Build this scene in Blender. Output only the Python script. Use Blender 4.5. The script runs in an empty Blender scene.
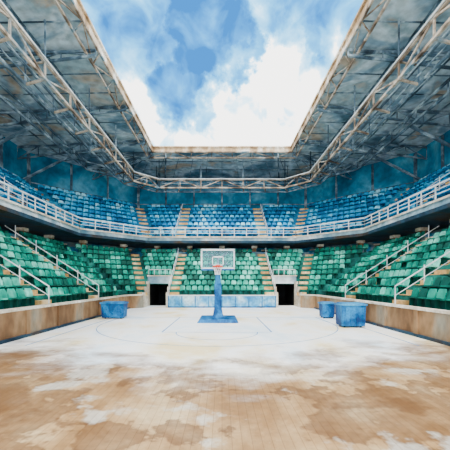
import bpy, math, random
from mathutils import Vector, Matrix
random.seed(7)
scene = bpy.context.scene

def lin(h):
    h = h.lstrip('#'); o = []
    for i in (0, 2, 4):
        c = int(h[i:i+2], 16) / 255
        o.append(c/12.92 if c <= 0.04045 else ((c+0.055)/1.055)**2.4)
    return (*o, 1)

# ------------------------------------------------------------ materials
def wash(name, cols, scale=0.6, rough=0.75, tint=False, metallic=0.0, detail=6, fine=0.3, dist=0.6, stretch=(1,1,1)):
    """pigment mottling: large noise -> ramp, modulated by fine noise"""
    m = bpy.data.materials.new(name); m.use_nodes = True
    nt = m.node_tree; N = nt.nodes; L = nt.links
    b = N['Principled BSDF']; b.inputs['Roughness'].default_value = rough; b.inputs['Metallic'].default_value = metallic
    b.inputs['Specular IOR Level'].default_value = 0.2
    tc = N.new('ShaderNodeTexCoord')
    mp = N.new('ShaderNodeMapping'); mp.inputs['Scale'].default_value = stretch
    L.new(tc.outputs['Object'], mp.inputs['Vector'])
    n = N.new('ShaderNodeTexNoise'); n.inputs['Scale'].default_value = scale; n.inputs['Detail'].default_value = detail
    n.inputs['Distortion'].default_value = dist
    L.new(mp.outputs[0], n.inputs['Vector'])
    r = N.new('ShaderNodeValToRGB'); el = r.color_ramp.elements
    ps = [0.34 + 0.32*i/(len(cols)-1) for i in range(len(cols))]
    el[0].position = ps[0]; el[0].color = lin(cols[0]); el[1].position = ps[-1]; el[1].color = lin(cols[-1])
    for p, c in list(zip(ps, cols))[1:-1]:
        e = el.new(p); e.color = lin(c)
    fac = n.outputs['Fac']
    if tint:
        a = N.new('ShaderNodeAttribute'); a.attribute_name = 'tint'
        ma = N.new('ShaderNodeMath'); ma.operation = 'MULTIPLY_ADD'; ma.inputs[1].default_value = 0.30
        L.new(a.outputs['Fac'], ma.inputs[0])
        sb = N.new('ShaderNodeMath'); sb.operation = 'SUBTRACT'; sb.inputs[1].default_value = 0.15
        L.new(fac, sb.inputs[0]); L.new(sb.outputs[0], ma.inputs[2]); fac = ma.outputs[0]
    L.new(fac, r.inputs[0])
    n2 = N.new('ShaderNodeTexNoise'); n2.inputs['Scale'].default_value = scale*7; n2.inputs['Detail'].default_value = 4
    L.new(mp.outputs[0], n2.inputs['Vector'])
    mr = N.new('ShaderNodeMapRange'); mr.inputs[1].default_value = 0.3; mr.inputs[2].default_value = 0.7
    mr.inputs[3].default_value = 1-fine; mr.inputs[4].default_value = 1+fine*0.6
    L.new(n2.outputs['Fac'], mr.inputs[0])
    mx = N.new('ShaderNodeVectorMath'); mx.operation = 'SCALE'
    L.new(r.outputs[0], mx.inputs[0]); L.new(mr.outputs[0], mx.inputs['Scale'])
    L.new(mx.outputs[0], b.inputs['Base Color'])
    return m

M = {}
M['seat_g'] = wash('green_seat_plastic', ['#004c42', '#008470', '#12ac94', '#7ce0cc'], 0.5, 0.6, tint=True)
M['seat_b'] = wash('blue_seat_plastic', ['#005c90', '#0088c4', '#28b0e0', '#98e0f6'], 0.4, 0.6, tint=True)
M['ter_g'] = wash('green_terrace', ['#083e3c', '#106660', '#2c8c80'], 0.5)
M['ter_b'] = wash('blue_terrace', ['#064468', '#10709c', '#30a0c8'], 0.4)
M['stair'] = wash('tan_stair', ['#b08450', '#d4ac70', '#f0dcb0'], 0.8)
M['conc'] = wash('stained_concrete', ['#5c4028', '#7a5c40', '#947656', '#8a8678'], 0.5, fine=0.3, dist=0.1, stretch=(1,1,.5))
M['cap'] = wash('pale_cap', ['#b8a890', '#ece8dc'], 0.8)
M['board'] = wash('pale_blue_board', ['#1a78b4', '#5cacd8', '#c4e2f0'], 0.7)
M['fascia'] = wash('fascia_paint', ['#3f7088', '#88a8b8', '#d8e2e6'], 0.35)
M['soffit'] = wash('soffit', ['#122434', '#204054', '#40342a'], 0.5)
M['cwall'] = wash('concourse_wall', ['#0a3858', '#14648c', '#7a8c90', '#1c74a0'], 0.45)
M['bwall'] = wash('upper_wall', ['#0c506f', '#20789c', '#5ca4c0'], 0.3)
M['roof'] = wash('roof_sheet', ['#507488', '#7c9cb0', '#b8ccd6', '#8ca8b4', '#a89c8c'], 0.3, fine=0.35)
M['steel'] = wash('brown_steel', ['#40362e', '#78695a', '#b8ac9c', '#64808e'], 0.9, 0.65)  # pale ramp stop paints scattered highlights into the steel colour
M['steelb'] = wash('slate_steel', ['#2a3a46', '#4c6678', '#9cb2be'], 0.9, 0.65)
M['edge'] = wash('edge_trim', ['#8a6e50', '#c4aa88', '#f8f4ec'], 0.9)
M['white'] = wash('white_rail_paint', ['#b8c8d0', '#f4f6f6'], 1.0, 0.5, fine=0.1)
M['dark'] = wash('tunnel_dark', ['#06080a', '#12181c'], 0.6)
M['blue'] = wash('blue_padding', ['#002c60', '#00528c', '#107cb8'], 1.6, 0.6)
M['bluelt'] = wash('blue_lid', ['#0a5c98', '#3c98c8'], 1.6, 0.6)
M['red'] = wash('rim_orange', ['#b02810', '#d84a28'], 3.0, 0.4)
M['net'] = wash('net_cord', ['#d8d8d8', '#ffffff'], 3.0)
M['line'] = wash('court_line_paint', ['#68a4d0', '#2c7cbc', '#94c0e0'], 0.9)
M['rubber'] = wash('rubber', ['#101214', '#202428'], 3.0)

def glass():
    m = bpy.data.materials.new('backboard_glass'); m.use_nodes = True
    b = m.node_tree.nodes['Principled BSDF']
    b.inputs['Base Color'].default_value = lin('#7cb4cc'); b.inputs['Roughness'].default_value = 0.3
    b.inputs['Alpha'].default_value = 0.12
    return m
M['glass'] = glass()

def floor_mat():
    m = bpy.data.materials.new('washed_wood_floor'); m.use_nodes = True
    nt = m.node_tree; N = nt.nodes; L = nt.links
    b = N['Principled BSDF']; b.inputs['Roughness'].default_value = 0.5; b.inputs['Specular IOR Level'].default_value = 0.3
    tc = N.new('ShaderNodeTexCoord')
    def math(op, a, bb=None, c=None):
        x = N.new('ShaderNodeMath'); x.operation = op
        for i, v in enumerate((a, bb, c)):
            if v is None: continue
            if isinstance(v, (int, float)): x.inputs[i].default_value = v
            else: L.new(v, x.inputs[i])
        return x.outputs[0]
    def noise(scale, det=5, dist=0.0, sc=(1,1,1), off=(0,0,0), rough=.6):
        mp = N.new('ShaderNodeMapping'); mp.inputs['Scale'].default_value = sc; mp.inputs['Location'].default_value = off
        L.new(tc.outputs['Object'], mp.inputs[0])
        n = N.new('ShaderNodeTexNoise'); n.inputs['Scale'].default_value = scale; n.inputs['Detail'].default_value = det
        n.inputs['Roughness'].default_value = rough
        n.inputs['Distortion'].default_value = dist; L.new(mp.outputs[0], n.inputs['Vector']); return n.outputs['Fac']
    def mix(f, a, c, t='MIX'):
        x = N.new('ShaderNodeMix'); x.data_type = 'RGBA'; x.blend_type = t
        if isinstance(f, (int, float)): x.inputs[0].default_value = f
        else: L.new(f, x.inputs[0])
        for s, v in ((6, a), (7, c)):
            if isinstance(v, tuple): x.inputs[s].default_value = v
            else: L.new(v, x.inputs[s])
        return x.outputs[2]
    def ramp(f, stops):
        r = N.new('ShaderNodeValToRGB'); e = r.color_ramp.elements
        e[0].position, e[0].color = stops[0]; e[1].position, e[1].color = stops[-1]
        for p, c in stops[1:-1]:
            q = e.new(p); q.color = c
        L.new(f, r.inputs[0]); return r.outputs[0]
    g = lambda v: (v, v, v, 1)
    sep = N.new('ShaderNodeSeparateXYZ'); L.new(tc.outputs['Object'], sep.inputs[0])
    big = noise(0.7, 6, 0.1, (0.9, .7, 1), (3, 1, 0))
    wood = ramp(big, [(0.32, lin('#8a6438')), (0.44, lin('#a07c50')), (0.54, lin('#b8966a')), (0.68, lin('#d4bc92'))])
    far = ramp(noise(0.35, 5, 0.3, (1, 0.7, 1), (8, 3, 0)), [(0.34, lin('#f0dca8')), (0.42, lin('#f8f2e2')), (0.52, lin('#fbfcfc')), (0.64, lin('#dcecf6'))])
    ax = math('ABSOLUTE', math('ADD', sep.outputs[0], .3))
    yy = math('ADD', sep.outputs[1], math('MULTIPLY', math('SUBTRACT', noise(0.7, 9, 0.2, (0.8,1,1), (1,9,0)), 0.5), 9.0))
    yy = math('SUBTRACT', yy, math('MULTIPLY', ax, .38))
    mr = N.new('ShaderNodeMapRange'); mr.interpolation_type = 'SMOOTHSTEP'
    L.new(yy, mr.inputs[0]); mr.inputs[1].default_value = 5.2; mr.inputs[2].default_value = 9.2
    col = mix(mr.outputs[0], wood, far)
    inv = math('SUBTRACT', 1.0, mr.outputs[0])
    # brown splotches, crisp edged, mostly mid distance and toward the sides
    st = math('ADD', noise(0.8, 10, 0.15, (0.75, .75, 1), (4, 7, 2)), math('MULTIPLY', ax, .014))
    st = math('ADD', st, math('MULTIPLY', math('SUBTRACT', sep.outputs[1], 6.0), .010))
    stf = ramp(st, [(0.52, g(0)), (0.545, g(.65)), (0.62, g(.4)), (.68, g(.75))])
    col = mix(math('MULTIPLY', stf, math('POWER', inv, .6)), col, lin('#5f3a1a'))
    pf = ramp(noise(0.8, 9, 0.1, (0.8, .8, 1), (-3, 5, 5)), [(0.57, g(0)), (0.62, g(.6))])
    col = mix(math('MULTIPLY', pf, inv), col, lin('#d6d6cc'))
    gr = ramp(noise(9, 6, 0.0), [(0.35, g(.84)), (0.65, g(1.0))])
    col = mix(inv, col, mix(1.0, col, gr, 'MULTIPLY'))
    vo = N.new('ShaderNodeTexVoronoi'); vo.inputs['Scale'].default_value = 1.6; L.new(tc.outputs['Object'], vo.inputs['Vector'])
    df = ramp(vo.outputs['Distance'], [(0.05, g(.6)), (0.07, g(0))])
    col = mix(math('MULTIPLY', df, inv), col, lin('#6a4420'))
    mp = N.new('ShaderNodeMapping'); mp.inputs['Rotation'].default_value = (0, 0, 1.5708); L.new(tc.outputs['Object'], mp.inputs[0])
    br = N.new('ShaderNodeTexBrick'); L.new(mp.outputs[0], br.inputs['Vector'])
    br.inputs['Color1'].default_value = (0.84,0.82,0.80,1); br.inputs['Color2'].default_value = (1,1,1,1); br.inputs['Mortar'].default_value = (0.6,0.55,0.5,1)
    br.inputs['Scale'].default_value = 1.0; br.inputs['Mortar Size'].default_value = 0.006
    br.inputs['Brick Width'].default_value = 2.2; br.inputs['Row Height'].default_value = 0.14
    pl = mix(math('MULTIPLY_ADD', inv, 0.75, 0.03), (1,1,1,1), br.outputs['Color'])
    col = mix(1.0, col, pl, 'MULTIPLY')
    L.new(col, b.inputs['Base Color'])
    return m
M['floor'] = floor_mat()

# ------------------------------------------------------------ mesh builder
class MB:
    def __init__(s): s.v = []; s.f = []; s.m = []; s.t = []; s.mats = []
    def mi(s, k):
        if k not in s.mats: s.mats.append(k)
        return s.mats.index(k)
    def poly(s, pts, faces, k, t=0.5):
        o = len(s.v); s.v += [tuple(p) for p in pts]; i = s.mi(k)
        for f in faces: s.f.append([o+a for a in f]); s.m.append(i); s.t.append(t)
    def quad(s, a, b, c, d, k): s.poly([a, b, c, d], [(0,1,2,3)], k)
    BF = [(0,3,2,1),(4,5,6,7),(0,1,5,4),(1,2,6,5),(2,3,7,6),(3,0,4,7)]
    def box(s, x0, x1, y0, y1, z0, z1, k, t=0.5):
        s.poly([(x0,y0,z0),(x1,y0,z0),(x1,y1,z0),(x0,y1,z0),(x0,y0,z1),(x1,y0,z1),(x1,y1,z1),(x0,y1,z1)], s.BF, k, t)
    def obox(s, mat, x0, x1, y0, y1, z0, z1, k, t=0.5):
        P = [(x0,y0,z0),(x1,y0,z0),(x1,y1,z0),(x0,y1,z0),(x0,y0,z1),(x1,y0,z1),(x1,y1,z1),(x0,y1,z1)]
        s.poly([mat @ Vector(p) for p in P], s.BF, k, t)
    def beam(s, a, b, w, h, k, t=0.5):
        a = Vector(a); b = Vector(b); d = b-a
        if d.length < 1e-4: return
        d.normalize(); up = Vector((0,0,1))
        if abs(d.z) > 0.98: up = Vector((1,0,0))
        r = d.cross(up).normalized(); u = r.cross(d).normalized()
        P = []
        for c in (a, b):
            for sx, sz in ((-1,-1),(1,-1),(1,1),(-1,1)): P.append(c + r*sx*w/2 + u*sz*h/2)
        s.poly(P, [(0,1,2,3),(7,6,5,4),(0,4,5,1),(1,5,6,2),(2,6,7,3),(3,7,4,0)], k, t)
    def tube(s, a, b, r0, r1, k, n=10):
        a = Vector(a); b = Vector(b); d = (b-a).normalized(); up = Vector((0,0,1)) if abs(d.z) < .98 else Vector((1,0,0))
        r = d.cross(up).normalized(); u = r.cross(d).normalized(); P = []
        for c, rr in ((a, r0), (b, r1)):
            for i in range(n):
                an = 2*math.pi*i/n; P.append(c + r*math.cos(an)*rr + u*math.sin(an)*rr)
        F = [(i, (i+1) % n, n+(i+1) % n, n+i) for i in range(n)] + [tuple(range(n))[::-1], tuple(range(n, 2*n))]
        s.poly(P, F, k)
    def truss(s, a0, a1, b0, b1, n, k, w=0.14, d=0.09, x=False):
        a0, a1, b0, b1 = map(Vector, (a0, a1, b0, b1))
        s.beam(a0, a1, w, w, k); s.beam(b0, b1, w, w, k)
        for i in range(n+1):
            p = a0.lerp(a1, i/n); q = b0.lerp(b1, i/n); s.beam(p, q, d, d, k)
            if i < n:
                p2 = a0.lerp(a1, (i+1)/n); q2 = b0.lerp(b1, (i+1)/n)
                if x: s.beam(p, q2, d*.8, d*.8, k); s.beam(q, p2, d*.8, d*.8, k)
                elif i % 2: s.beam(p, q2, d, d, k)
                else: s.beam(q, p2, d, d, k)
    def build(s, name, parent=None, bevel=0):
        me = bpy.data.meshes.new(name); me.from_pydata(s.v, [], s.f)
        for k in s.mats: me.materials.append(M[k])
        me.polygons.foreach_set('material_index', s.m)
        at = me.attributes.new('tint', 'FLOAT', 'FACE'); at.data.foreach_set('value', s.t)
        me.update()
        ob = bpy.data.objects.new(name, me); scene.collection.objects.link(ob)
        if parent: ob.parent = parent
        if bevel:
            bv = ob.modifiers.new('bevel', 'BEVEL'); bv.width = bevel; bv.segments = 2
        return ob
def empty(name):
    e = bpy.data.objects.new(name, None); scene.collection.objects.link(e); return e

Y0 = 0.0
def loop(hw, D, c, z):
    c = max(c, 0.0001)
    return [Vector(p) for p in ((-hw,Y0,z),(-hw,D-c,z),(-hw+c,D,z),(hw-c,D,z),(hw,D-c,z),(hw,Y0,z))]
def band(mb, A, B, k, skip=()):
    for i in range(5):
        if i in skip: continue
        mb.quad(A[i], A[i+1], B[i+1], B[i], k)

# ------------------------------------------------------------ floor
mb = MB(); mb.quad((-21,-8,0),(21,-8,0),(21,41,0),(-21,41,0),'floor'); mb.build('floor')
mb = MB(); z = 0.006
def ln(a, b, w=0.06):
    a = Vector((*a, z)); b = Vector((*b, z)); d = (b-a).normalized(); r = Vector((-d.y, d.x, 0))*w/2
    mb.quad(a-r, b-r, b+r, a+r, 'line')
cx = -0.23; BL = 19.2
ln((-6.9,BL),(6.9,BL),.08); ln((-6.9,BL),(-6.9,10.5)); ln((6.9,BL),(6.9,10.5))
ln((cx-2.45,BL),(cx-2.45,13.4)); ln((cx+2.45,BL),(cx+2.45,13.4)); ln((cx-2.45,13.4),(cx+2.45,13.4))
ln((-7.6,24.5),(7.6,24.5),.1)
def arc(c, r, a0, a1, n=40):
    P = [(c[0]+r*math.cos(a0+(a1-a0)*i/n), c[1]+r*math.sin(a0+(a1-a0)*i/n)) for i in range(n+1)]
    for i in range(n): ln(P[i], P[i+1], .04)
arc((cx,13.4), 1.8, math.pi, 2*math.pi)
arc((cx,16.6), 6.2, math.pi, 2*math.pi)
ln((cx-6.2,16.6),(cx-6.2,BL)); ln((cx+6.2,16.6),(cx+6.2,BL))
mb.build('court_markings')

# ------------------------------------------------------------ seats
def seat_add(mb, mat, k, t):
    pan = [(-.22,-.16,.40),(.22,-.16,.40),(.21,.24,.44),(-.21,.24,.44),(-.22,-.16,.46),(.22,-.16,.46),(.21,.24,.50),(-.21,.24,.50)]
    mb.poly([mat @ Vector(p) for p in pan], MB.BF, k, t-0.35)  # pan tinted darker than the back: shading below the seat tops painted in
    out = [(-.22,.38),(.22,.38),(.24,.70),(.17,.86),(-.17,.86),(-.24,.70)]
    P = [mat @ Vector((x, -.16-(zz-.38)*.25, zz)) for x, zz in out] + [mat @ Vector((x, -.22-(zz-.38)*.25, zz)) for x, zz in out]
    F = [(0,1,2,3,4,5),(11,10,9,8,7,6)] + [(i,(i+1)%6,6+(i+1)%6,6+i) for i in range(6)]
    mb.poly(P, F, k, t)
    mb.obox(mat, -.03,.03,-.16,.02,0,.41,k,-0.3)  # dark leg tint, under-seat shade put into the colour

def stand(name, hw0, D0, c0, z0, run, rise, nrows, pitch, kseat, kter, side_aisles, back_aisles, gaps=(), aw=0.55, rw=.045):
    root = empty(name)
    ter = MB(); seats = MB(); st = MB(); rail = MB()
    dc = run*(2-math.sqrt(2))
    for k in range(nrows):
        z = z0+k*rise
        A = loop(hw0+k*run, D0+k*run, c0+k*dc, z); B = loop(hw0+(k+1)*run, D0+(k+1)*run, c0+(k+1)*dc, z)
        A0 = [p-Vector((0,0,rise if k else 0.0)) for p in A]
        cut = [g for g in gaps if k < g[2]]
        for i in range(5):
            if i == 2 and cut:
                xs = [A[2].x]; xb = [B[2].x]
                for g in cut: xs += [g[0], g[1]]; xb += [g[0], g[1]]
                xs.append(A[3].x); xb.append(B[3].x)
                for j in range(0, len(xs), 2):
                    if xs[j+1]-xs[j] < 0.02 and xb[j+1]-xb[j] < .02: continue
                    a = Vector((xs[j],A[2].y,z)); b = Vector((xs[j+1],A[2].y,z)); c = Vector((xb[j+1],B[2].y,z)); d = Vector((xb[j],B[2].y,z))
                    ter.quad(a, b, c, d, kter)
                    if k: ter.quad(a-Vector((0,0,rise)), b-Vector((0,0,rise)), b, a, kter)
            else:
                ter.quad(A[i], A[i+1], B[i+1], B[i], kter)
                if k: ter.quad(A0[i], A0[i+1], A[i+1], A[i], kter)
        Mid = loop(hw0+(k+.62)*run, D0+(k+.62)*run, c0+(k+.62)*dc, z)
        for i in range(5):
            p, q = Mid[i], Mid[i+1]; d = (q-p); Ln = d.length; d.normalize()
            fwd = Vector((d.y, -d.x, 0))
            m1 = 0.1 if i == 0 else aw; m2 = 0.1 if i == 4 else aw
            n = int((Ln-m1-m2)/pitch)
            if n < 1: continue
            off = m1+((Ln-m1-m2)-n*pitch)/2+pitch/2
            for j in range(n):
                pos = p+d*(off+j*pitch)
                if i in (0,4) and any(abs(pos.y-a) < aw+.25 for a in side_aisles): continue
                if i == 2 and any(abs(pos.x-a) < aw+.25 for a in back_aisles): continue
                if i == 2 and any(g[0]-.3 < pos.x < g[1]+.3 and k < g[2] for g in gaps): continue
                if random.random() < .012: continue
                mat = Matrix.Translation(pos) @ Matrix(((-d.x, fwd.x, 0, 0), (-d.y, fwd.y, 0, 0), (0,0,1,0), (0,0,0,1)))
                t = random.gauss(.45, .2)
                if random.random() < .06: t += .5
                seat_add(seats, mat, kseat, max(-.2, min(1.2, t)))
        def steps(pos, outd):
            s_ = Vector((outd.y, -outd.x, 0))
            mat = Matrix.Translation(pos) @ Matrix(((s_.x, outd.x, 0, 0), (s_.y, outd.y, 0, 0), (0,0,1,0), (0,0,0,1)))
            r = run/ (1 if abs(outd.x*outd.y) < .01 else math.cos(math.radians(22.5)))
            st.obox(mat, -aw, aw, 0, r, -.02, .03, 'stair')
            st.obox(mat, -aw, aw, r*.5, r+.02, .03, rise*.5, 'stair')
        for a in side_aisles:
            steps(Vector((-hw0-k*run, a, z)), Vector((-1,0,0))); steps(Vector((hw0+k*run, a, z)), Vector((1,0,0)))
        for a in back_aisles:
            steps(Vector((a, D0+k*run, z)), Vector((0,1,0)))
        for idx, an in ((1,157.5),(2,112.5),(3,67.5),(4,22.5)):
            if idx in (1,4) and kseat == 'seat_g': continue
            steps(A[idx], Vector((math.cos(math.radians(an)), math.sin(math.radians(an)), 0)))
    def hr(p, outd, w):
        s_ = Vector((outd.y, -outd.x, 0))*w
        e = p+outd*run*nrows+Vector((0,0,rise*(nrows-1)))
        rail.beam(p+s_+Vector((0,0,.95)), e+s_+Vector((0,0,.95)), rw, rw, 'white')
        rail.beam(p+s_+Vector((0,0,.5)), e+s_+Vector((0,0,.5)), rw*.6, rw*.6, 'white')
        for j in range(0, nrows+1, 2):
            q = p+outd*run*min(j, nrows)+Vector((0,0,rise*min(j, nrows-1)))+s_
            rail.beam(q, q+Vector((0,0,.98)), rw*.8, rw*.8, 'white')
    for a in side_aisles:
        for sg in (-1,1): hr(Vector((sg*hw0, a, z0)), Vector((sg,0,0)), aw*sg)
    for a in back_aisles: hr(Vector((a, D0, z0)), Vector((0,1,0)), aw*(1 if a > 0 else -1))
    ter.build('terrace', root); seats.build('seats', root); st.build('aisle_steps', root); rail.build('aisle_handrails', root)
    return root

TUN = [(-7.1,-4.95,3),(4.95,7.1,3)]
LH, LD, LC, LZ, LR, LS, LN = 8.3, 27.0, 1.2, 1.1, .7, .5, 9
gs = stand('grandstand', LH, LD, LC, LZ, LR, LS, LN, .56, 'seat_g', 'ter_g', (9.0,14.8,20.6), (-4.35,4.35), TUN, aw=.42)
UH, UD, UC, UZ, UR, US, UN = 13.0, 32.2, 5.0, 7.1, .75, .6, 8
stand('balcony_grandstand', UH, UD, UC, UZ, UR, US, UN, .6, 'seat_b', 'ter_b', (14.5,20.5), (-4.5,4.4), (), aw=.5, rw=.035)

# ------------------------------------------------------------ courtside barrier
mb = MB()
for sg in (-1,1):
    x0, x1 = sorted((sg*8.0, sg*8.28))
    mb.box(x0,x1,Y0,25.8,0,1.1,'conc'); mb.box(x0-.05,x1+.02,Y0,25.8,1.1,1.2,'cap')
    y = Y0+.2
    while y < 25.5:
        xa, xb = sorted((sg*7.93, sg*8.0)); mb.box(xa,xb,y,y+.22,0,1.1,'conc'); y += 2.4
    xa, xb = sorted((sg*7.9, sg*8.0)); mb.box(xa,xb,Y0,25.8,0,.12,'soffit')
    mb.beam((sg*8.15,25.75,.55),(sg*7.1,26.85,.55),.3,1.1,'conc'); mb.beam((sg*8.15,25.75,1.15),(sg*7.1,26.85,1.15),.4,.1,'cap')
mb.build('courtside_barrier', gs)
mb = MB()
mb.box(-4.8,4.8,26.72,26.98,0,1.05,'board'); mb.box(-4.82,4.82,26.66,26.98,1.05,1.13,'white')
for i in range(9):
    x = -4.76+i*9.52/8; mb.box(x-.05,x+.05,26.66,26.72,0,1.05,'bluelt')
mb.box(-4.8,4.8,26.66,26.72,0,.12,'blue')
mb.build('advertising_board')
for g in TUN:
    mb = MB(); a, b = g[0], g[1]; yf = LD+LR*3
    for x in (a, b):
        for k in range(3):
            mb.box(x-.1,x+.1,LD+LR*k,LD+LR*(k+1),0,LZ+LS*k+.25,'cap')
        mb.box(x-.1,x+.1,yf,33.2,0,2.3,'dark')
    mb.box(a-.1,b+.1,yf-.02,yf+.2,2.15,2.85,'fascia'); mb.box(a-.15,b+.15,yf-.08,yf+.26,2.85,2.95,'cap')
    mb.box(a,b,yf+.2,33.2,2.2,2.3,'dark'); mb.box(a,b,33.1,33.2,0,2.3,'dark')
    mb.box(a+.1,b-.1,yf+.2,33.1,0.0,.02,'dark')  # tunnel lining and floor near-black: interior shade put into the colour
    mb.beam((a,yf,3.5),(b,yf,3.5),.05,.05,'white')
    for i in range(5): x = a+(b-a)*i/4; mb.beam((x,yf,2.95),(x,yf,3.5),.035,.035,'white')
    mb.build('tunnel_entrance', gs)

# ------------------------------------------------------------ concourse + balcony front
dcl = (2-math.sqrt(2))
mb = MB(); TH, TD, TC, TZ = LH+LN*LR, LD+LN*LR, LC+LN*LR*dcl, LZ+(LN-1)*LS
band(mb, loop(TH,TD,TC,TZ), loop(TH,TD,TC,TZ+.55), 'cwall')
band(mb, loop(TH+.15,TD+.15,TC+.1,TZ+.55), loop(TH,TD,TC,TZ+.55), 'cap')
band(mb, loop(TH+.2,TD+.2,TC+.1,3.6), loop(TH+.2,TD+.2,TC+.1,TZ+.55), 'conc')
band(mb, loop(TH,TD,TC,3.6), loop(17.0,36.2,7.0,3.6), 'conc')
mb.build('concourse_deck', gs)
mb = MB(); CW = loop(17.2,36.4,7.0,3.6); CT = loop(17.2,36.4,7.0,6.5)
band(mb, CW, CT, 'cwall')
for i in range(5):
    p, q = CW[i], CW[i+1]; d = (q-p).normalized(); n = int((q-p).length/2.4); inw = Vector((d.y,-d.x,0))
    for j in range(n):
        c = p+d*(1.2+j*2.4)
        mat = Matrix.Translation(c) @ Matrix(((d.x,inw.x,0,0),(d.y,inw.y,0,0),(0,0,1,0),(0,0,0,1)))
        k = random.choice(['dark','conc','bwall','edge'])
        mb.obox(mat,-.55,.55,.02,.1,0,2.5,k); mb.obox(mat,-.65,.65,.02,.14,2.5,2.62,'cap')
mb.build('concourse_wall')
mb = MB(); CL = loop(15.4,34.6,6.1,3.6)
for i in range(5):
    p, q = CL[i], CL[i+1]; n = max(1, round((q-p).length/3.6))
    for j in range(n):
        c = p.lerp(q, (j+.5)/n)
        mb.box(c.x-.2,c.x+.2,c.y-.2,c.y+.2,3.6,6.45,'conc'); mb.box(c.x-.3,c.x+.3,c.y-.3,c.y+.3,6.2,6.44,'cap')
mb.build('concourse_columns', gs)

BF = (12.8, 32.0, 4.95)
mb = MB()
band(mb, loop(*BF,6.45), loop(*BF,7.15), 'fascia')
band(mb, loop(BF[0]-.12,BF[1]-.12,BF[2]-.05,7.15), loop(13.1,32.3,5.05,7.15), 'cap')
band(mb, loop(BF[0]-.12,BF[1]-.12,BF[2]-.05,7.02), loop(BF[0]-.12,BF[1]-.12,BF[2]-.05,7.15), 'cap')
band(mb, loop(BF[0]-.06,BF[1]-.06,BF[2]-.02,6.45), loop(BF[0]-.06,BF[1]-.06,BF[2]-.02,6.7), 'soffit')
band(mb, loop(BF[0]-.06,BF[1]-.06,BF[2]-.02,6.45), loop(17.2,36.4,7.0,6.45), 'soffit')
mb.build('balcony_slab')
mb = MB(); bl = loop(12.85,32.05,4.97,7.15)
for i in range(5):
    p, q = bl[i], bl[i+1]
    for zz, w in ((.92,.09),(.62,.04),(.35,.04)): mb.beam(p+Vector((0,0,zz)), q+Vector((0,0,zz)), w, w, 'white')
    n = max(1, round((q-p).length/1.3))
    for j in range(n+1):
        c = p.lerp(q, j/n); mb.beam(c, c+Vector((0,0,.92)), .06, .06, 'white')
mb.build('balcony_railing')

# ------------------------------------------------------------ upper walls
WT = UZ+(UN-1)*US
lo = loop(UH+UN*UR, UD+UN*UR, UC+UN*UR*dcl, WT); mid = loop(19.8,39.4,8.8,WT+.0); hi = loop(19.8,39.4,8.8,15.6)
names = ['wall_left','wall_left_corner','wall_back','wall_right_corner','wall_right']
for i in range(5):
    mb = MB(); mb.quad(lo[i],lo[i+1],mid[i+1],mid[i],'ter_b'); mb.quad(mid[i],mid[i+1],hi[i+1],hi[i],'bwall')
    p, q = mid[i], mid[i+1]; d = (q-p).normalized(); inw = Vector((d.y,-d.x,0)); n = max(2, round((q-p).length/4))
    for j in range(n+1):
        c = p.lerp(q, j/n)+inw*.12; mb.beam(c, c+Vector((0,0,15.4-WT)), .18, .18, 'steelb')
    for zz in (1.2,):
        mb.beam(p+inw*.1+Vector((0,0,zz)), q+inw*.1+Vector((0,0,zz)), .08, .1, 'steelb')
    mb.build(names[i])

# ------------------------------------------------------------ roof
RI = loop(7.4,32.0,0,16.2); RO = loop(20.2,40.0,9.0,15.5)
root = empty('stadium_roof')
mb = MB()
band(mb, RI, RO, 'roof')
up = Vector((0,0,.45))
band(mb, [p+up for p in RI], [p+up for p in RO], 'roof'); band(mb, RI, [p+up for p in RI], 'edge')
mb.build('roof_sheeting', root)
mb = MB()
for t in [.25,.5,.75]:
    P = [a.lerp(b, t)-Vector((0,0,.07)) for a, b in zip(RI, RO)]
    for i in range(5): mb.beam(P[i], P[i+1], .08, .1, 'steelb')
for i, n in ((0,16),(2,10),(4,16),(1,5),(3,5)):
    for j in range(n+1):
        a = RI[i].lerp(RI[i+1], j/n); b = RO[i].lerp(RO[i+1], j/n); dz = Vector((0,0,.03)); mb.beam(a-dz, b-dz, .06, .05, 'steelb')
mb.build('purlins', root)
mb = MB()
def rafter(a, b, n=6, dep=.95):
    a = Vector(a); b = Vector(b)
    mb.truss(a-Vector((0,0,.2)), b-Vector((0,0,.2)), a-Vector((0,0,.5)), b-Vector((0,0,dep+.35)), n, 'steelb', .13, .07)
y = 1.0
while y < 31:
    for sg in (-1,1):
        rafter((sg*7.5,y,16.2),(sg*19.8,y,15.5))
        mb.beam((sg*19.6,y,12.0),(sg*14.6,y,14.5),.18,.18,'steelb')
    y += 5.6
for sg in (-1,1): rafter((sg*7.5,31.9,16.2),(sg*15.6,35.4,15.6))
for x in (-7.5,7.5):
    rafter((max(-7,min(7,x*.8)),32.1,16.2),(x,39.3,15.5),4)
mb.build('rafter_trusses', root)
mb = MB(); EL = loop(8.0,32.5,0,15.75); ET = loop(7.45,32.05,0,16.2)
for i in (0,2,4):
    n = 14 if i != 2 else 7
    mb.truss(ET[i],ET[i+1],EL[i],EL[i+1],n,'steel',.12,.06)
    mb.beam(RI[i]+Vector((0,0,.5)),RI[i+1]+Vector((0,0,.5)),.24,.14,'edge')
mb.build('edge_truss', root)
mb = MB(); a = loop(14.2,36.6,5.2,14.9); b = loop(14.2,36.6,5.2,14.1)
for i in range(5): mb.truss(a[i],a[i+1],b[i],b[i+1],max(3,round((a[i+1]-a[i]).length/3)),'steelb',.15,.08)
mb.build('ring_truss', root)

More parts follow.
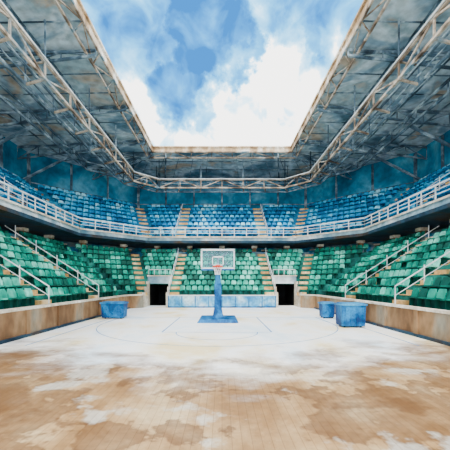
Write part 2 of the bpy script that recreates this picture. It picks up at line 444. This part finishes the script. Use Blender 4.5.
# catwalk
root2 = empty('roof_catwalk'); mb = MB(); 
i0, i1 = loop(9.2,33.4,2.2,12.8), loop(9.2,33.4,2.2,13.7); o0, o1 = loop(10.4,34.6,2.85,12.7), loop(10.4,34.6,2.85,13.7)
for i in range(5):
    n = max(2, round((i0[i+1]-i0[i]).length/2.5))
    mb.truss(i1[i],i1[i+1],i0[i],i0[i+1],n,'steel',.14,.08)
    mb.beam(o1[i],o1[i+1],.11,.11,'steelb'); mb.beam(o0[i],o0[i+1],.13,.13,'steelb')
    dz = Vector((0,0,.08))
    for f in (.3,.7): mb.beam(i0[i].lerp(o0[i],f)+dz, i0[i+1].lerp(o0[i+1],f)+dz, .06, .05, 'steelb')
    for j in range(n+1):
        p = i1[i].lerp(i1[i+1], j/n); q = o1[i].lerp(o1[i+1], j/n)
        p0 = i0[i].lerp(i0[i+1], j/n); q0 = o0[i].lerp(o0[i+1], j/n); mb.beam(p0, q0, .1, .1, 'steel'); mb.beam(q0, q, .07, .07, 'steelb')
        if j % 2 == 0:
            mb.beam(p, p+Vector((0,0,2.2)), .07, .07, 'steelb'); mb.beam(q, q+Vector((0,0,2.0)), .07, .07, 'steelb'); mb.beam(p, q, .08, .08, 'steel')
mb.build('box_truss', root2)
mb = MB(); r0 = loop(9.08,33.28,2.14,13.75)
for i in range(5):
    mb.beam(r0[i], r0[i+1], .06, .06, 'white')
mb.build('catwalk_handrail', root2)

# ------------------------------------------------------------ basketball hoop
root = empty('basketball_hoop'); hx, hy = -.23, 16.9
mb = MB()
mb.poly([(hx-1.15,hy-.5,0),(hx+1.15,hy-.5,0),(hx+1.15,hy+1.3,0),(hx-1.15,hy+1.3,0),(hx-1.0,hy-.38,.2),(hx+1.0,hy-.38,.2),(hx+1.0,hy+1.2,.26),(hx-1.0,hy+1.2,.26)], MB.BF, 'blue')
mb.build('base', root, .03)
mb = MB()
def fr(w, d, y, z): return [(hx-w,hy+y-d,z),(hx+w,hy+y-d,z),(hx+w,hy+y+d,z),(hx-w,hy+y+d,z)]
secs = [fr(.34,.34,.3,.2),fr(.27,.28,.3,.45),fr(.21,.24,.3,.8),fr(.20,.22,.3,2.1),fr(.15,.17,.25,2.35),fr(.12,.14,.2,3.0)]
P = sum(secs, []); F = [(3,2,1,0)]
for s in range(len(secs)-1):
    for i in range(4): F.append((4*s+i,4*s+(i+1)%4,4*s+4+(i+1)%4,4*s+4+i))
F.append(tuple(range(len(P)-4,len(P))))
mb.poly(P, F, 'blue'); mb.build('padded_pole', root, .03)
mb = MB()
mb.beam((hx,hy+.25,2.9),(hx,hy-.25,3.25),.16,.18,'steelb'); mb.beam((hx,hy+.2,2.5),(hx,hy+.25,3.7),.12,.12,'steelb')
for s in (-1,1): mb.beam((hx,hy+.25,3.6),(hx+s*.5,hy-.22,3.85),.06,.06,'steelb'); mb.beam((hx,hy+.25,3.0),(hx+s*.5,hy-.22,3.3),.06,.06,'steelb')
mb.build('support_arm', root)
by = hy-.3; w = .9; b0, b1 = 3.02, 4.03
mb = MB(); mb.box(hx-w,hx+w,by,by+.04,b0,b1,'glass'); mb.build('backboard_glass', root)
mb = MB()
for (x0,x1,z0,z1) in ((-w-.04,w+.04,b0-.05,b0+.04),(-w-.04,w+.04,b1-.04,b1+.05),(-w-.04,-w+.04,b0,b1),(w-.04,w+.04,b0,b1),
                      (-.32,.32,b0+.15,b0+.2),(-.32,.32,b0+.6,b0+.65),(-.32,-.27,b0+.15,b0+.65),(.27,.32,b0+.15,b0+.65)):
    mb.box(hx+x0,hx+x1,by-.03,by+.06,z0,z1,'white')
mb.box(hx-w,hx+w,by-.05,by+.07,b0-.12,b0-.04,'blue')
mb.build('backboard_frame', root)
mb = MB(); R = .25; cy = by-.42; rz = 3.08; n = 24
for i in range(n):
    a, b = 2*math.pi*i/n, 2*math.pi*(i+1)/n
    mb.tube((hx+R*math.cos(a),cy+R*math.sin(a),rz),(hx+R*math.cos(b),cy+R*math.sin(b),rz),.035,.035,'red',8)
mb.box(hx-.12,hx+.12,by-.2,by-.02,rz-.03,rz+.03,'red'); mb.box(hx-.13,hx+.13,by-.05,by-.02,rz-.15,rz+.12,'red')
mb.build('rim', root)
mb = MB(); lv = [(R,rz),(.2,rz-.14),(.16,rz-.28),(.14,rz-.44)]; n = 12
for l in range(3):
    for i in range(n):
        a = 2*math.pi*(i+.5*l)/n
        for dd in (.5,-.5):
            b = a+2*math.pi*dd/n
            mb.beam((hx+lv[l][0]*math.cos(a),cy+lv[l][0]*math.sin(a),lv[l][1]),(hx+lv[l+1][0]*math.cos(b),cy+lv[l+1][0]*math.sin(b),lv[l+1][1]),.016,.016,'net')
mb.build('net', root)

# ------------------------------------------------------------ blue wheeled bins
def bin_(x, y, w, d, h):
    root = empty('storage_bin')
    mb = MB(); k = .94
    b = [(x-w/2*k,y-d/2*k,.08),(x+w/2*k,y-d/2*k,.08),(x+w/2*k,y+d/2*k,.08),(x-w/2*k,y+d/2*k,.08),(x-w/2,y-d/2,h-.12),(x+w/2,y-d/2,h-.12),(x+w/2,y+d/2,h-.12),(x-w/2,y+d/2,h-.12)]
    mb.poly(b, MB.BF, 'blue')
    for i in range(4):
        xx = x-w*.36+i*w*.24; mb.beam((xx,y-d/2*k-.02,.1),(xx,y-d/2-.02,h-.15),.05,.05,'blue')
    mb.build('body', root, .03)
    mb = MB(); mb.box(x-w/2-.05,x+w/2+.05,y-d/2-.05,y+d/2+.05,h-.13,h-.04,'bluelt'); mb.box(x-w/2+.06,x+w/2-.06,y-d/2+.06,y+d/2-.06,h-.04,h,'bluelt')
    mb.build('lid', root, .02)
    mb = MB()
    for sx in (-1,1):
        for sy in (-1,1):
            cx_, cy_ = x+sx*w*.34, y+sy*d*.3; mb.tube((cx_-.03,cy_,.06),(cx_+.03,cy_,.06),.06,.06,'rubber',12)
    mb.build('wheels', root)
bin_(6.45,15.1,1.2,.9,1.22); bin_(6.6,18.9,.75,.8,1.02); bin_(-6.7,18.7,1.4,.8,1.05)

# ------------------------------------------------------------ world: sky with broken clouds
wd = bpy.data.worlds.new('sky'); scene.world = wd; wd.use_nodes = True
nt = wd.node_tree; N = nt.nodes; L = nt.links; bg = N['Background']
tc = N.new('ShaderNodeTexCoord')
nz = N.new('ShaderNodeTexNoise'); nz.inputs['Scale'].default_value = 7.5; nz.inputs['Detail'].default_value = 9; nz.inputs['Roughness'].default_value = .6
L.new(tc.outputs['Generated'], nz.inputs['Vector'])
sv = N.new('ShaderNodeVectorMath'); sv.operation = 'SUBTRACT'; sv.inputs[1].default_value = (.5,.5,.5); L.new(nz.outputs['Color'], sv.inputs[0])
sc = N.new('ShaderNodeVectorMath'); sc.operation = 'SCALE'; sc.inputs['Scale'].default_value = .27; L.new(sv.outputs[0], sc.inputs[0])
ad = N.new('ShaderNodeVectorMath'); ad.operation = 'ADD'; L.new(tc.outputs['Generated'], ad.inputs[0]); L.new(sc.outputs[0], ad.inputs[1])
blobs = [(208,28,.15,.95),(182,80,.13,.8),(325,22,.10,.7),(140,20,.08,.35),(262,10,.10,.55),(205,120,.07,.4),(235,50,.08,.75),(120,-60,.3,.7),(340,-90,.3,.8)]
acc = None
for px, py, r, s in blobs:
    c = Vector((px-222, 300, 283-py)).normalized()
    ds = N.new('ShaderNodeVectorMath'); ds.operation = 'DISTANCE'; L.new(ad.outputs[0], ds.inputs[0]); ds.inputs[1].default_value = c
    mr = N.new('ShaderNodeMapRange'); mr.interpolation_type = 'SMOOTHSTEP'; L.new(ds.outputs['Value'], mr.inputs[0])
    mr.inputs[1].default_value = r*.55; mr.inputs[2].default_value = r*1.05; mr.inputs[3].default_value = s; mr.inputs[4].default_value = 0
    if acc is None: acc = mr.outputs[0]
    else:
        m = N.new('ShaderNodeMath'); m.operation = 'MAXIMUM'; L.new(acc, m.inputs[0]); L.new(mr.outputs[0], m.inputs[1]); acc = m.outputs[0]
n2 = N.new('ShaderNodeTexNoise'); n2.inputs['Scale'].default_value = 12; n2.inputs['Detail'].default_value = 8; n2.inputs['Distortion'].default_value = .4; L.new(tc.outputs['Generated'], n2.inputs['Vector'])
m = N.new('ShaderNodeMath'); m.operation = 'MULTIPLY_ADD'; L.new(n2.outputs['Fac'], m.inputs[0]); m.inputs[1].default_value = 1.6; m.inputs[2].default_value = -.8
m2 = N.new('ShaderNodeMath'); m2.operation = 'ADD'; L.new(acc, m2.inputs[0]); L.new(m.outputs[0], m2.inputs[1])
cr = N.new('ShaderNodeValToRGB'); e = cr.color_ramp.elements
e[0].position = .17; e[0].color = (1,.99,.96,1); e[1].position = 1.0; e[1].color = (.006,.085,.27,1)
for p, c in ((.23,(.5,.76,.93,1)),(.40,(.16,.46,.72,1)),(.62,(.055,.29,.56,1)),(.8,(.02,.17,.42,1))):
    q = e.new(p); q.color = c
L.new(m2.outputs[0], cr.inputs[0]); L.new(cr.outputs[0], bg.inputs['Color']); bg.inputs['Strength'].default_value = 5.0

sd = bpy.data.lights.new('sun', 'SUN'); sd.energy = 3.2; sd.angle = math.radians(14); sd.color = (1,.97,.92)
so = bpy.data.objects.new('sun', sd); scene.collection.objects.link(so)
so.rotation_euler = Vector((.12,.55,-1.0)).to_track_quat('-Z','Y').to_euler()

# ------------------------------------------------------------ camera
cd = bpy.data.cameras.new('camera'); co = bpy.data.objects.new('camera', cd); scene.collection.objects.link(co)
co.location = (0,0,2.2); co.rotation_euler = (math.radians(90),0,0)
cd.sensor_width = 36; cd.lens = 24; cd.shift_y = 58/450; cd.shift_x = 3/450; cd.clip_end = 500
scene.camera = co
